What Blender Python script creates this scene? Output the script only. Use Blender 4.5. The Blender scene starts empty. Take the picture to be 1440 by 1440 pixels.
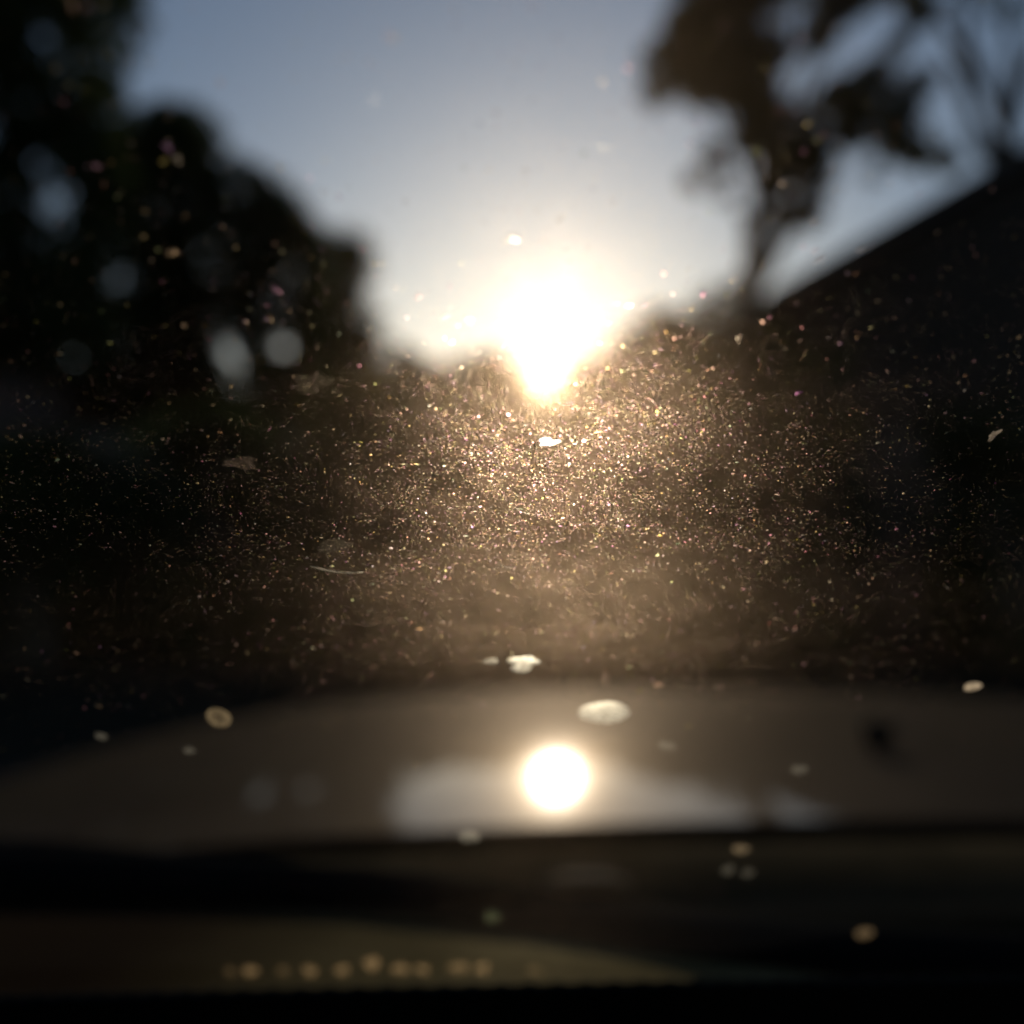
import bpy, math, random
import numpy as np
from mathutils import Vector, Matrix, noise as mnoise

R = math.radians
rng = np.random.default_rng(7)
random.seed(7)
scene = bpy.context.scene
C = scene.collection

# ------------------------------------------------------------------ camera
FPX = 1444.0                     # focal length in photo pixels (1440 wide)
cd = bpy.data.cameras.new('camera')
cam = bpy.data.objects.new('camera', cd)
C.objects.link(cam)
cam.location = (0, 0, 0)
cam.rotation_euler = (R(90), 0, 0)
cd.sensor_width = 36.0
cd.lens = 36.0 * FPX / 1440.0
cd.clip_start = 0.002
cd.clip_end = 3000
cd.dof.use_dof = True
cd.dof.focus_distance = 0.0695
cd.dof.aperture_fstop = cd.lens / 2.45
scene.camera = cam

# ------------------------------------------------------------------ sky, sun, exposure
SUN_EL, SUN_AZ = R(10.6), R(1.75)          # azimuth clockwise from +Y
world = bpy.data.worlds.new('World')
scene.world = world
world.use_nodes = True
wn = world.node_tree
bg = wn.nodes['Background']
sky = wn.nodes.new('ShaderNodeTexSky')
sky.sky_type = 'NISHITA'
sky.sun_disc = False
sky.sun_elevation = SUN_EL
sky.sun_rotation = SUN_AZ
sky.air_density = 1.0
sky.dust_density = 0.72
sky.ozone_density = 3.0
wn.links.new(sky.outputs[0], bg.inputs[0])
bg.inputs[1].default_value = 0.065
sd = bpy.data.lights.new('sun', 'SUN')
sd.energy = 3.2
sd.angle = R(0.53)
sd.color = (1.0, 0.90, 0.75)
sun = bpy.data.objects.new('sun', sd)
C.objects.link(sun)
sdir = Vector((math.sin(SUN_AZ) * math.cos(SUN_EL), math.cos(SUN_AZ) * math.cos(SUN_EL), math.sin(SUN_EL)))
sun.rotation_euler = sdir.to_track_quat('Z', 'Y').to_euler()
scene.view_settings.view_transform = 'Standard'
scene.view_settings.look = 'None'
scene.view_settings.exposure = 0.0
scene.view_settings.gamma = 1.0
scene.view_settings.use_curve_mapping = False
scene.cycles.transparent_max_bounces = 48
scene.cycles.max_bounces = 8
scene.cycles.volume_bounces = 1
scene.cycles.sample_clamp_indirect = 12.0
scene.cycles.use_denoising = True


# ------------------------------------------------------------------ helpers
def at(px, py, depth):
    """A point at a given distance ahead of the windscreen whose direction is that of a photo pixel."""
    return Vector(((px - 720) / FPX * depth, depth, (720 - py) / FPX * depth))


def nodes(name):
    m = bpy.data.materials.new(name)
    m.use_nodes = True
    nt = m.node_tree
    nt.nodes.clear()
    out = nt.nodes.new('ShaderNodeOutputMaterial')
    return m, nt, out


def N(nt, t, **kw):
    n = nt.nodes.new(t)
    for k, v in kw.items():
        if k.startswith('_'):
            setattr(n, k[1:], v)
        else:
            n.inputs[k.replace('__', ' ')].default_value = v
    return n


def ramp(nt, fac, stops):
    r = nt.nodes.new('ShaderNodeValToRGB')
    while len(r.color_ramp.elements) < len(stops):
        r.color_ramp.elements.new(0.5)
    for e, (p, c) in zip(r.color_ramp.elements, stops):
        e.position = p
        e.color = (*c, 1)
    nt.links.new(fac, r.inputs[0])
    return r.outputs[0]


def pbr(name, c1, c2=None, rough=0.7, scale=8.0, bump=0.0, metallic=0.0, spec=0.5, detail=6, coat=0.0, tint=None, aniso=0.0):
    m, nt, out = nodes(name)
    p = N(nt, 'ShaderNodeBsdfPrincipled', Roughness=rough, Metallic=metallic)
    p.inputs['Specular IOR Level'].default_value = spec
    p.inputs['Coat Weight'].default_value = coat
    p.inputs['Anisotropic'].default_value = aniso
    if tint:
        p.inputs['Specular Tint'].default_value = (*tint, 1)
    p.inputs['Coat Roughness'].default_value = 0.055
    tc = N(nt, 'ShaderNodeTexCoord')
    nz = N(nt, 'ShaderNodeTexNoise', Scale=scale, Detail=detail, Roughness=0.6)
    nt.links.new(tc.outputs['Object'], nz.inputs['Vector'])
    nt.links.new(ramp(nt, nz.outputs['Fac'], [(0.3, c1), (0.7, c2 or c1)]), p.inputs['Base Color'])
    if bump:
        b = N(nt, 'ShaderNodeBump', Strength=bump, Distance=0.02)
        nt.links.new(nz.outputs['Fac'], b.inputs['Height'])
        nt.links.new(b.outputs[0], p.inputs['Normal'])
    nt.links.new(p.outputs[0], out.inputs[0])
    return m


def mesh_obj(name, verts, faces, mat, parent=None, smooth=False, loc=None):
    me = bpy.data.meshes.new(name)
    if isinstance(verts, np.ndarray):
        verts = verts.tolist()
    me.from_pydata([tuple(v) for v in verts], [], [tuple(f) for f in faces])
    me.update()
    me.materials.append(mat)
    if smooth:
        for p in me.polygons:
            p.use_smooth = True
    o = bpy.data.objects.new(name, me)
    C.objects.link(o)
    if loc is not None:
        o.location = loc
    if parent is not None:
        o.parent = parent
    return o


def big_mesh(name, verts, tris, mat, tint=None):
    """Fast triangle mesh from arrays, with an optional colour per corner point."""
    me = bpy.data.meshes.new(name)
    me.vertices.add(len(verts))
    me.vertices.foreach_set('co', verts.astype(np.float32).ravel())
    me.loops.add(tris.size)
    me.loops.foreach_set('vertex_index', tris.astype(np.int32).ravel())
    me.polygons.add(len(tris))
    me.polygons.foreach_set('loop_start', np.arange(0, tris.size, 3, dtype=np.int32))
    me.polygons.foreach_set('loop_total', np.full(len(tris), 3, dtype=np.int32))
    me.update(calc_edges=True)
    if tint is not None:
        a = me.color_attributes.new('tint', 'FLOAT_COLOR', 'POINT')
        a.data.foreach_set('color', np.c_[tint, np.ones(len(tint))].astype(np.float32).ravel())
    me.materials.append(mat)
    o = bpy.data.objects.new(name, me)
    C.objects.link(o)
    return o


def empty(name, loc=(0, 0, 0)):
    o = bpy.data.objects.new(name, None)
    o.empty_display_size = 0.2
    o.location = loc
    C.objects.link(o)
    return o


def tag(o, label=None, cat=None, group=None, kind=None):
    for k, v in (('label', label), ('category', cat), ('group', group), ('kind', kind)):
        if v:
            o[k] = v
    return o


class MB:
    """Collects simple solids into one mesh."""
    def __init__(self):
        self.v, self.f = [], []

    def add(self, v, f):
        b = len(self.v)
        self.v += [tuple(x) for x in v]
        self.f += [tuple(i + b for i in q) for q in f]
        return self

    def box(self, x0, x1, y0, y1, z0, z1):
        return self.add([(x0, y0, z0), (x1, y0, z0), (x1, y1, z0), (x0, y1, z0), (x0, y0, z1), (x1, y0, z1), (x1, y1, z1), (x0, y1, z1)],
                        [(0, 3, 2, 1), (4, 5, 6, 7), (0, 1, 5, 4), (1, 2, 6, 5), (2, 3, 7, 6), (3, 0, 4, 7)])

    def tube(self, pts, rad, n=8, flat=1.0):
        pts = [Vector(p) for p in pts]
        rad = rad if isinstance(rad, (list, tuple)) else [rad] * len(pts)
        v, f = [], []
        for i, p in enumerate(pts):
            t = (pts[min(i + 1, len(pts) - 1)] - pts[max(i - 1, 0)]).normalized()
            a = t.cross(Vector((0, 0, 1)))
            if a.length < 0.05:
                a = t.cross(Vector((0, 1, 0)))
            a.normalize()
            b = a.cross(t)
            for k in range(n):
                w = 2 * math.pi * k / n
                v.append(p + a * math.cos(w) * rad[i] + b * math.sin(w) * rad[i] * flat)
        for i in range(len(pts) - 1):
            for k in range(n):
                k2 = (k + 1) % n
                f.append((i * n + k, i * n + k2, (i + 1) * n + k2, (i + 1) * n + k))
        f.append(tuple(range(n - 1, -1, -1)))
        f.append(tuple((len(pts) - 1) * n + k for k in range(n)))
        return self.add(v, f)

    def prism(self, profile, x0, x1):
        """A closed (y, z) outline swept along x."""
        n = len(profile)
        v = [(x0, y, z) for y, z in profile] + [(x1, y, z) for y, z in profile]
        f = [tuple(range(n)), tuple(range(2 * n - 1, n - 1, -1))]
        f += [((k + 1) % n, k, n + k, n + (k + 1) % n) for k in range(n)]
        return self.add(v, f)

    def build(self, name, mat, parent=None, smooth=False):
        return mesh_obj(name, self.v, self.f, mat, parent, smooth)


# ------------------------------------------------------------------ materials
M = {}
M['asphalt'] = pbr('asphalt', (0.025, 0.023, 0.021), (0.042, 0.039, 0.035), 0.9, 3.0, 0.3, spec=0.1)
M['paving'] = pbr('paving', (0.16, 0.15, 0.14), (0.24, 0.22, 0.2), 0.85, 4.0, 0.2)
M['kerb'] = pbr('kerb', (0.2, 0.19, 0.18), (0.28, 0.27, 0.25), 0.85, 6.0, 0.2)
M['soil'] = pbr('soil', (0.022, 0.018, 0.011), (0.038, 0.03, 0.019), 0.95, 2.0, 0.4, spec=0.05)
M['paint'] = pbr('road_paint', (0.6, 0.6, 0.57), (0.75, 0.75, 0.72), 0.7, 12.0)
M['bark'] = pbr('bark', (0.05, 0.036, 0.025), (0.1, 0.075, 0.05), 0.9, 14.0, 0.6, spec=0.2)
M['roof'] = pbr('roof_tile', (0.06, 0.045, 0.04), (0.1, 0.075, 0.065), 0.85, 6.0, 0.4, spec=0.2)
M['render_wall'] = pbr('timber_cladding', (0.035, 0.02, 0.012), (0.055, 0.032, 0.02), 0.9, 5.0, 0.2)
M['wood'] = pbr('painted_wood', (0.16, 0.14, 0.12), (0.2, 0.18, 0.16), 0.6, 8.0)
M['window'] = pbr('window_glass', (0.008, 0.009, 0.01), (0.01, 0.011, 0.012), 0.2, 3.0, spec=0.15)
M['door_red'] = pbr('door_paint', (0.2, 0.04, 0.03), (0.24, 0.05, 0.035), 0.5, 5.0)
M['fence'] = pbr('fence_wood', (0.09, 0.06, 0.04), (0.15, 0.11, 0.075), 0.85, 9.0, 0.3, spec=0.2)


def brick_material():
    m, nt, out = nodes('brickwork')
    p = N(nt, 'ShaderNodeBsdfPrincipled', Roughness=0.9)
    tc = N(nt, 'ShaderNodeTexCoord')
    mp = N(nt, 'ShaderNodeMapping')
    mp.inputs['Rotation'].default_value = (R(90), 0, 0)
    nt.links.new(tc.outputs['Object'], mp.inputs[0])
    b = N(nt, 'ShaderNodeTexBrick', Scale=4.0, Mortar__Size=0.02)
    b.inputs['Color1'].default_value = (0.32, 0.12, 0.06, 1)
    b.inputs['Color2'].default_value = (0.22, 0.08, 0.045, 1)
    b.inputs['Mortar'].default_value = (0.25, 0.22, 0.19, 1)
    nt.links.new(mp.outputs[0], b.inputs['Vector'])
    nt.links.new(b.outputs['Color'], p.inputs['Base Color'])
    nt.links.new(p.outputs[0], out.inputs[0])
    return m


M['brick'] = brick_material()


def leaf_material(name, c1, c2):
    m, nt, out = nodes(name)
    geo = N(nt, 'ShaderNodeNewGeometry')
    col = ramp(nt, geo.outputs['Random Per Island'], [(0.0, c1), (1.0, c2)])
    d = N(nt, 'ShaderNodeBsdfDiffuse')
    t = N(nt, 'ShaderNodeBsdfTranslucent')
    mx = N(nt, 'ShaderNodeMixShader', Fac=0.3)
    for n in (d, t):
        nt.links.new(col, n.inputs['Color'])
    nt.links.new(d.outputs[0], mx.inputs[1])
    nt.links.new(t.outputs[0], mx.inputs[2])
    nt.links.new(mx.outputs[0], out.inputs[0])
    return m


M['leaf_dark'] = leaf_material('leaf_dark', (0.02, 0.03, 0.01), (0.05, 0.06, 0.018))
M['leaf_olive'] = leaf_material('leaf_olive', (0.03, 0.035, 0.01), (0.075, 0.065, 0.018))
M['leaf_warm'] = leaf_material('leaf_warm', (0.04, 0.04, 0.015), (0.09, 0.07, 0.025))



def paint_material():
    """Dark lacquer: a clear mirror coat brushed sideways by washing, with a brownish halo of sun glare put into its gloss."""
    m, nt, out = nodes('car_paint')
    tc = N(nt, 'ShaderNodeTexCoord')
    nz = N(nt, 'ShaderNodeTexNoise', Scale=14.0, Detail=7, Roughness=0.7)
    nt.links.new(tc.outputs['Object'], nz.inputs['Vector'])
    d = N(nt, 'ShaderNodeBsdfDiffuse')
    nt.links.new(ramp(nt, nz.outputs['Fac'], [(0.3, (0.014, 0.011, 0.008)), (0.7, (0.024, 0.018, 0.013))]), d.inputs['Color'])
    c = N(nt, 'ShaderNodeBsdfAnisotropic', Roughness=0.05, Anisotropy=0.32)
    tg = N(nt, 'ShaderNodeCombineXYZ', Y=1.0)
    nt.links.new(tg.outputs[0], c.inputs['Tangent'])
    fr = N(nt, 'ShaderNodeFresnel', IOR=1.32)
    mx = N(nt, 'ShaderNodeMixShader')
    nt.links.new(fr.outputs[0], mx.inputs[0])
    nt.links.new(d.outputs[0], mx.inputs[1])
    nt.links.new(c.outputs[0], mx.inputs[2])
    g = N(nt, 'ShaderNodeBsdfAnisotropic', Roughness=0.56, Anisotropy=0.0)  # dim brown gloss standing in for glare haze over the hood
    k = GLOSS
    nt.links.new(ramp(nt, nz.outputs['Fac'], [(0.25, (0.8 * k, 0.63 * k, 0.47 * k)), (0.75, (1.2 * k, 0.95 * k, 0.71 * k))]), g.inputs['Color'])
    a = N(nt, 'ShaderNodeAddShader')
    nt.links.new(mx.outputs[0], a.inputs[0])
    nt.links.new(g.outputs[0], a.inputs[1])
    h = N(nt, 'ShaderNodeBsdfAnisotropic', Color=(0.006, 0.0046, 0.003, 1), Roughness=0.22, Anisotropy=0.4)
    nt.links.new(tg.outputs[0], h.inputs['Tangent'])
    b = N(nt, 'ShaderNodeAddShader')
    nt.links.new(a.outputs[0], b.inputs[0])
    nt.links.new(h.outputs[0], b.inputs[1])
    nt.links.new(b.outputs[0], out.inputs[0])
    return m


GLOSS = 0.031
M['car_paint'] = paint_material()
M['black_plastic'] = pbr('black_plastic', (0.03, 0.024, 0.014), (0.055, 0.043, 0.025), 0.9, 60.0, spec=0.0)
M['dusty_plastic'] = pbr('dusty_plastic', (0.03, 0.024, 0.011), (0.075, 0.06, 0.028), 0.9, 40.0, spec=0.0)


def apron_material():
    """Black plastic under road dust that has gathered towards the middle of the car."""
    m = pbr('dusty_plastic', (0.07, 0.056, 0.026), (0.15, 0.12, 0.058), 0.9, 45.0, spec=0.0)
    nt = m.node_tree
    p = next(n for n in nt.nodes if n.type == 'BSDF_PRINCIPLED')
    src = p.inputs['Base Color'].links[0].from_socket
    tc = N(nt, 'ShaderNodeTexCoord')
    sx = N(nt, 'ShaderNodeSeparateXYZ')
    nt.links.new(tc.outputs['Object'], sx.inputs[0])
    mr = N(nt, 'ShaderNodeMapRange', _interpolation_type='SMOOTHSTEP')  # left end darkened to stand in for its weaker light
    for k, v in ((1, -0.215), (2, -0.135), (3, 0.0), (4, 1.0)):
        mr.inputs[k].default_value = v
    nt.links.new(sx.outputs[0], mr.inputs[0])
    mx = N(nt, 'ShaderNodeMixRGB')
    mx.inputs[1].default_value = (0.012, 0.008, 0.005, 1)
    nt.links.new(mr.outputs[0], mx.inputs[0])
    nt.links.new(src, mx.inputs[2])
    nt.links.new(mx.outputs[0], p.inputs['Base Color'])
    return m


M['dusty_plastic'] = apron_material()
M['rubber'] = pbr('wiper_rubber', (0.008, 0.008, 0.008), (0.012, 0.012, 0.012), 0.9, 50.0, spec=0.0)
M['frit'] = pbr('black_ceramic', (0.004, 0.004, 0.004), (0.005, 0.005, 0.005), 0.5, 30.0, spec=0.2)
M['dash'] = pbr('dash_vinyl', (0.008, 0.008, 0.008), (0.012, 0.011, 0.011), 0.8, 150.0, 0.1, spec=0.15)
M['trim_cloth'] = pbr('trim_cloth', (0.03, 0.03, 0.03), (0.04, 0.038, 0.036), 0.95, 90.0, spec=0.1)
M['dry_leaf'] = pbr('dry_leaf', (0.02, 0.013, 0.007), (0.035, 0.021, 0.011), 0.9, 120.0, spec=0.05)


def glass_material():
    m, nt, out = nodes('windscreen_glass')
    tr = N(nt, 'ShaderNodeBsdfTransparent', Color=(0.96, 0.96, 0.96, 1))
    gl = N(nt, 'ShaderNodeBsdfGlossy', Roughness=0.0)
    mx = N(nt, 'ShaderNodeMixShader', Fac=0.04)
    nt.links.new(tr.outputs[0], mx.inputs[1])
    nt.links.new(gl.outputs[0], mx.inputs[2])
    nt.links.new(mx.outputs[0], out.inputs[0])
    return m


M['glass'] = glass_material()


def film_material():
    """Road dust on the glass: scatters the sun mostly forwards."""
    m, nt, out = nodes('dust_film')
    a = N(nt, 'ShaderNodeVolumeScatter', Color=(1.0, 0.94, 0.86, 1), Density=21.0, Anisotropy=0.95)
    b = N(nt, 'ShaderNodeVolumeScatter', Color=(1.0, 0.58, 0.23, 1), Density=36.0, Anisotropy=0.85)
    s = N(nt, 'ShaderNodeAddShader')
    nt.links.new(a.outputs[0], s.inputs[0])
    nt.links.new(b.outputs[0], s.inputs[1])
    nt.links.new(s.outputs[0], out.inputs['Volume'])
    return m


M['film'] = film_material()


def grain_material(name, cover, forward, rough, ior, mottled=False):
    """Clear-edged mineral grains: partly see-through, bending sunlight forwards, with a little diffuse glow."""
    m, nt, out = nodes(name)
    at_ = N(nt, 'ShaderNodeVertexColor', _layer_name='tint')
    tr = N(nt, 'ShaderNodeBsdfTransparent')
    rf = N(nt, 'ShaderNodeBsdfRefraction', Roughness=rough, IOR=ior)
    tl = N(nt, 'ShaderNodeBsdfTranslucent')
    nt.links.new(at_.outputs[0], rf.inputs['Color'])
    nt.links.new(at_.outputs[0], tl.inputs['Color'])
    m1 = N(nt, 'ShaderNodeMixShader', Fac=1.0 - forward)
    nt.links.new(rf.outputs[0], m1.inputs[1])
    nt.links.new(tl.outputs[0], m1.inputs[2])
    cv = N(nt, 'ShaderNodeMath', _operation='MULTIPLY')
    cv.inputs[1].default_value = cover
    nt.links.new(at_.outputs['Alpha'], cv.inputs[0])
    fac = cv.outputs[0]
    if mottled:
        tc = N(nt, 'ShaderNodeTexCoord')
        nz = N(nt, 'ShaderNodeTexNoise', Scale=2600.0, Detail=4, Roughness=0.65)
        nt.links.new(tc.outputs['Object'], nz.inputs['Vector'])
        mr = N(nt, 'ShaderNodeMapRange')
        for k, v in ((1, 0.3), (2, 0.68), (3, 0.25), (4, 1.35)):
            mr.inputs[k].default_value = v
        nt.links.new(nz.outputs['Fac'], mr.inputs[0])
        mu = N(nt, 'ShaderNodeMath', _operation='MULTIPLY', _use_clamp=True)
        nt.links.new(fac, mu.inputs[0])
        nt.links.new(mr.outputs[0], mu.inputs[1])
        fac = mu.outputs[0]
    m2 = N(nt, 'ShaderNodeMixShader')
    nt.links.new(fac, m2.inputs[0])
    nt.links.new(tr.outputs[0], m2.inputs[1])
    nt.links.new(m1.outputs[0], m2.inputs[2])
    nt.links.new(m2.outputs[0], out.inputs[0])
    return m


M['grain'] = grain_material('dust_grain', 0.15, 0.93, 0.66, 1.2)
M['fleck'] = grain_material('dust_fleck', 0.22, 0.62, 0.7, 1.2)
M['drop_bright'] = grain_material('dried_drop_pale', 0.72, 0.1, 0.5, 1.2, True)
M['drop_mid'] = grain_material('dried_drop_grey', 0.24, 0.15, 0.5, 1.2, True)
M['drop_dim'] = grain_material('dried_drop_faint', 0.12, 0.15, 0.5, 1.2, True)
M['drop_trace'] = grain_material('dried_drop_trace', 0.05, 0.15, 0.5, 1.2, True)
M['gap_bead'] = grain_material('lit_gap_bead', 0.32, 0.15, 0.5, 1.2, True)

# ------------------------------------------------------------------ ground and road
GZ = -1.15
def sheet(name, x0, x1, y0, y1, z, mat, nx=1, ny=1):
    v = [(x0 + (x1 - x0) * i / nx, y0 + (y1 - y0) * j / ny, z) for j in range(ny + 1) for i in range(nx + 1)]
    f = [(j * (nx + 1) + i, j * (nx + 1) + i + 1, (j + 1) * (nx + 1) + i + 1, (j + 1) * (nx + 1) + i) for j in range(ny) for i in range(nx)]
    return tag(mesh_obj(name, v, f, mat), kind='structure')


sheet('ground', -900, 900, -600, 1200, GZ - 0.01, M['soil'])
sheet('driveway', -2.4, 2.9, -30, 4.6, GZ, M['asphalt'])
for nm, x0, x1 in (('kerb_left', -2.55, -2.4), ('kerb_right', 2.9, 3.05)):
    tag(MB().box(x0, x1, -30, 4.6, GZ - 0.1, GZ + 0.1).build(nm, M['kerb']), kind='structure')

# ------------------------------------------------------------------ trees
def leaf_cloud(name, clumps, leaf, per, mat, parent):
    """Leaf-sized quads spread through a list of (centre, radius) clumps."""
    V, F = [], []
    for c, r in clumps:
        n = max(6, int(3.2 * per * (r / leaf) ** 2))
        d = rng.normal(size=(n, 3))
        d /= np.linalg.norm(d, axis=1)[:, None]
        p = np.array(c) + d * (r * rng.random(n) ** 0.45)[:, None] * np.array([1, 1, 0.9])
        a = rng.normal(size=(n, 3)); a /= np.linalg.norm(a, axis=1)[:, None]
        b = np.cross(a, rng.normal(size=(n, 3))); b /= np.linalg.norm(b, axis=1)[:, None]
        s = leaf * (0.6 + 0.8 * rng.random(n))[:, None]
        V.append(np.stack([p - a * s, p - b * s * 0.45, p + a * s, p + b * s * 0.45], 1).reshape(-1, 3))
    V = np.concatenate(V)
    q = np.arange(len(V)).reshape(-1, 4)
    tris = np.concatenate([q[:, [0, 1, 2]], q[:, [0, 2, 3]]])
    o = big_mesh(name, V, tris, mat)
    if parent:
        o.parent = parent
    return o


def inside(poly, x, y):
    c = False
    j = len(poly) - 1
    for i in range(len(poly)):
        xi, yi = poly[i]
        xj, yj = poly[j]
        if (yi > y) != (yj > y) and x < (xj - xi) * (y - yi) / (yj - yi) + xi:
            c = not c
        j = i
    return c


def tree(name, label, group, trunk_px, depth, outline, gaps, nclump, rpx, leaf, per, mat, spread=1.6, trunk_r=0.16, limbs=7, extra=()):
    """trunk_px: photo column of the trunk foot; outline: crown outline seen from the car; gaps: openings in the crown."""
    base = at(trunk_px, 720, depth)
    base.z = GZ
    root = empty(name, base)
    tag(root, label, 'tree', group)
    xs = [p[0] for p in outline]
    ys = [p[1] for p in outline]
    clumps = []
    tries = 0
    while len(clumps) < nclump and tries < nclump * 60:
        tries += 1
        x, y = random.uniform(min(xs), max(xs)), random.uniform(min(ys), max(ys))
        r = rpx * random.uniform(0.35, 1.2)
        if not inside(outline, x, y):
            continue
        if any(((x - gx) / (gw + r * 0.55)) ** 2 + ((y - gy) / (gh + r * 0.55)) ** 2 < 1 for gx, gy, gw, gh in gaps):
            continue
        dd = depth + random.uniform(-spread, spread)
        c = at(x, y, dd)
        clumps.append((c - base, r / FPX * dd))
    for x, y, r in extra:
        for _ in range(5):
            dd = depth + random.uniform(-spread, spread) * 0.7
            clumps.append((at(x + random.uniform(-.3, .3) * r, y + random.uniform(-.3, .3) * r, dd) - base, 1.25 * r / FPX * dd))
    crown = leaf_cloud('crown', clumps, leaf, per, mat, root)
    cz = sorted(c[0].z for c in clumps)
    top = cz[int(len(cz) * 0.8)]
    mb = MB()
    hub = sum((c[0] for c in clumps), Vector()) / len(clumps)
    tp = [Vector((0, 0, 0)), Vector((0.02, 0, top * 0.25)), Vector((hub.x * 0.15, hub.y * 0.2, top * 0.5)), Vector((hub.x * 0.5, hub.y * 0.5, top * 0.8)), Vector((hub.x * 0.8, hub.y * .8, top))]
    mb.tube(tp, [trunk_r * k for k in (1.25, 1.0, 0.8, 0.5, 0.2)], 10)
    trunk = mb.build('trunk', M['bark'], root, True)
    for k in range(limbs):
        c = random.choice(clumps)[0]
        s = tp[2].lerp(tp[3], random.random())
        mid = s.lerp(c, 0.5) + Vector((0, 0, 0.06 * (c - s).length))
        MB().tube([s, mid, c], [trunk_r * 0.4, trunk_r * 0.24, trunk_r * 0.08], 7).build('limb', M['bark'], trunk, True)
    return root


LEFT = 'trees in the dark row beside the drive'
# near tree overhanging the upper corner
tree('overhanging_tree', 'tall dark near tree overhanging the upper left corner of the sky', LEFT, -330, 11.0,
     [(-400, -200), (195, -200), (198, -5), (172, 50), (150, 120), (172, 190), (165, 260), (160, 340), (150, 500), (95, 515), (-60, 520), (-300, 530), (-400, 300)],
     [(62, 46, 8, 8), (74, 265, 10, 22), (166, 388, 6, 6)], 1050, 40, 0.055, 1.3, M['leaf_dark'], 1.8, 0.24, 14, [(12, 240, 30), (16, 300, 30), (20, 190, 30), (35, 465, 34), (100, 460, 32), (30, 400, 32), (90, 400, 30), (130, 330, 20)])
# rounded tree behind it
tree('broadleaf_tree', 'rounded dark broadleaf tree between the overhanging tree and the glowing gap', LEFT, 262, 19.0,
     [(160, 170), (205, 165), (250, 150), (290, 175), (310, 215), (375, 255), (418, 276), (440, 315), (455, 370), (450, 450), (460, 560), (400, 600), (130, 610), (90, 420), (120, 300)],
     [(166, 388, 8, 8), (320, 495, 9, 20), (393, 490, 5, 5), (74, 265, 14, 26)], 900, 29, 0.075, 1.3, M['leaf_dark'], 1.6, 0.2, 10, [(358, 470, 12), (359, 495, 12), (358, 520, 12), (395, 560, 25), (390, 590, 26), (330, 575, 30), (200, 560, 30), (250, 580, 30), (175, 592, 28), (160, 540, 28), (210, 480, 28), (200, 440, 24), (260, 450, 26), (130, 470, 28), (240, 520, 28), (250, 330, 26), (190, 320, 24), (345, 420, 24)])
tree('small_tree', 'smaller tree at the end of the dark row beside the sun glow', LEFT, 505, 26.0,
     [(420, 315), (465, 328), (508, 345), (522, 400), (536, 450), (542, 500), (530, 600), (425, 610), (410, 440)],
     [(393, 490, 6, 6)], 200, 25, 0.09, 1.2, M['leaf_olive'], 1.4, 0.16, 7, [(432, 598, 26), (440, 560, 22), (470, 610, 24), (470, 520, 22), (455, 490, 16), (500, 540, 20)])

# slender tree standing before the gabled house
tree('slender_tree', 'slender tree with a thin trunk and loose leaf clumps before the gabled roof', None, 1030, 9.0,
     [(1020, -120), (1300, -120), (1300, -90), (1020, -90)], [], 14, 40, 0.045, 1.2, M['leaf_warm'], 0.9, 0.11, 12,
     [(938, 88, 34), (985, 60, 38), (926, 128, 20), (1000, 110, 40), (1050, 60, 44), (1050, 130, 40), (1062, 190, 30), (1000, 212, 15), (972, 256, 13), (1012, 240, 15), (1035, 10, 42), (1090, 160, 28), (1130, 195, 32), (1100, 230, 28),
      (1140, 250, 28), (1132, 298, 24), (1104, 305, 18), (1085, 268, 18), (1152, 50, 26), (1085, 75, 26), (1190, 140, 28), (1228, 112, 26), (1260, 160, 32), (1290, 120, 22), (1250, 212, 16), (1228, 245, 10), (1290, 212, 24), (1332, 228, 16),
      (1165, 10, 28), (1205, -12, 34), (1292, 18, 20), (1270, -30, 36), (1182, 185, 18), (1000, -30, 44), (1100, -40, 44), (1200, -60, 44), (958, 28, 24), (1045, 300, 8), (1020, 275, 9), (985, 130, 20), (1150, 150, 18), (1200, 195, 18), (1215, 165, 22), (1172, 122, 14), (1150, 215, 24), (1265, 60, 16), (1250, 190, 20)])
tree('low_bushy_tree', 'low bushy tree at the foot of the slender trunk below the sun', None, 985, 12.0,
     [(885, 490), (905, 465), (960, 450), (990, 400), (1040, 395), (1085, 430), (1115, 480), (1120, 640), (880, 640)],
     [], 130, 24, 0.05, 1.3, M['leaf_olive'], 0.9, 0.07, 6)


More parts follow.
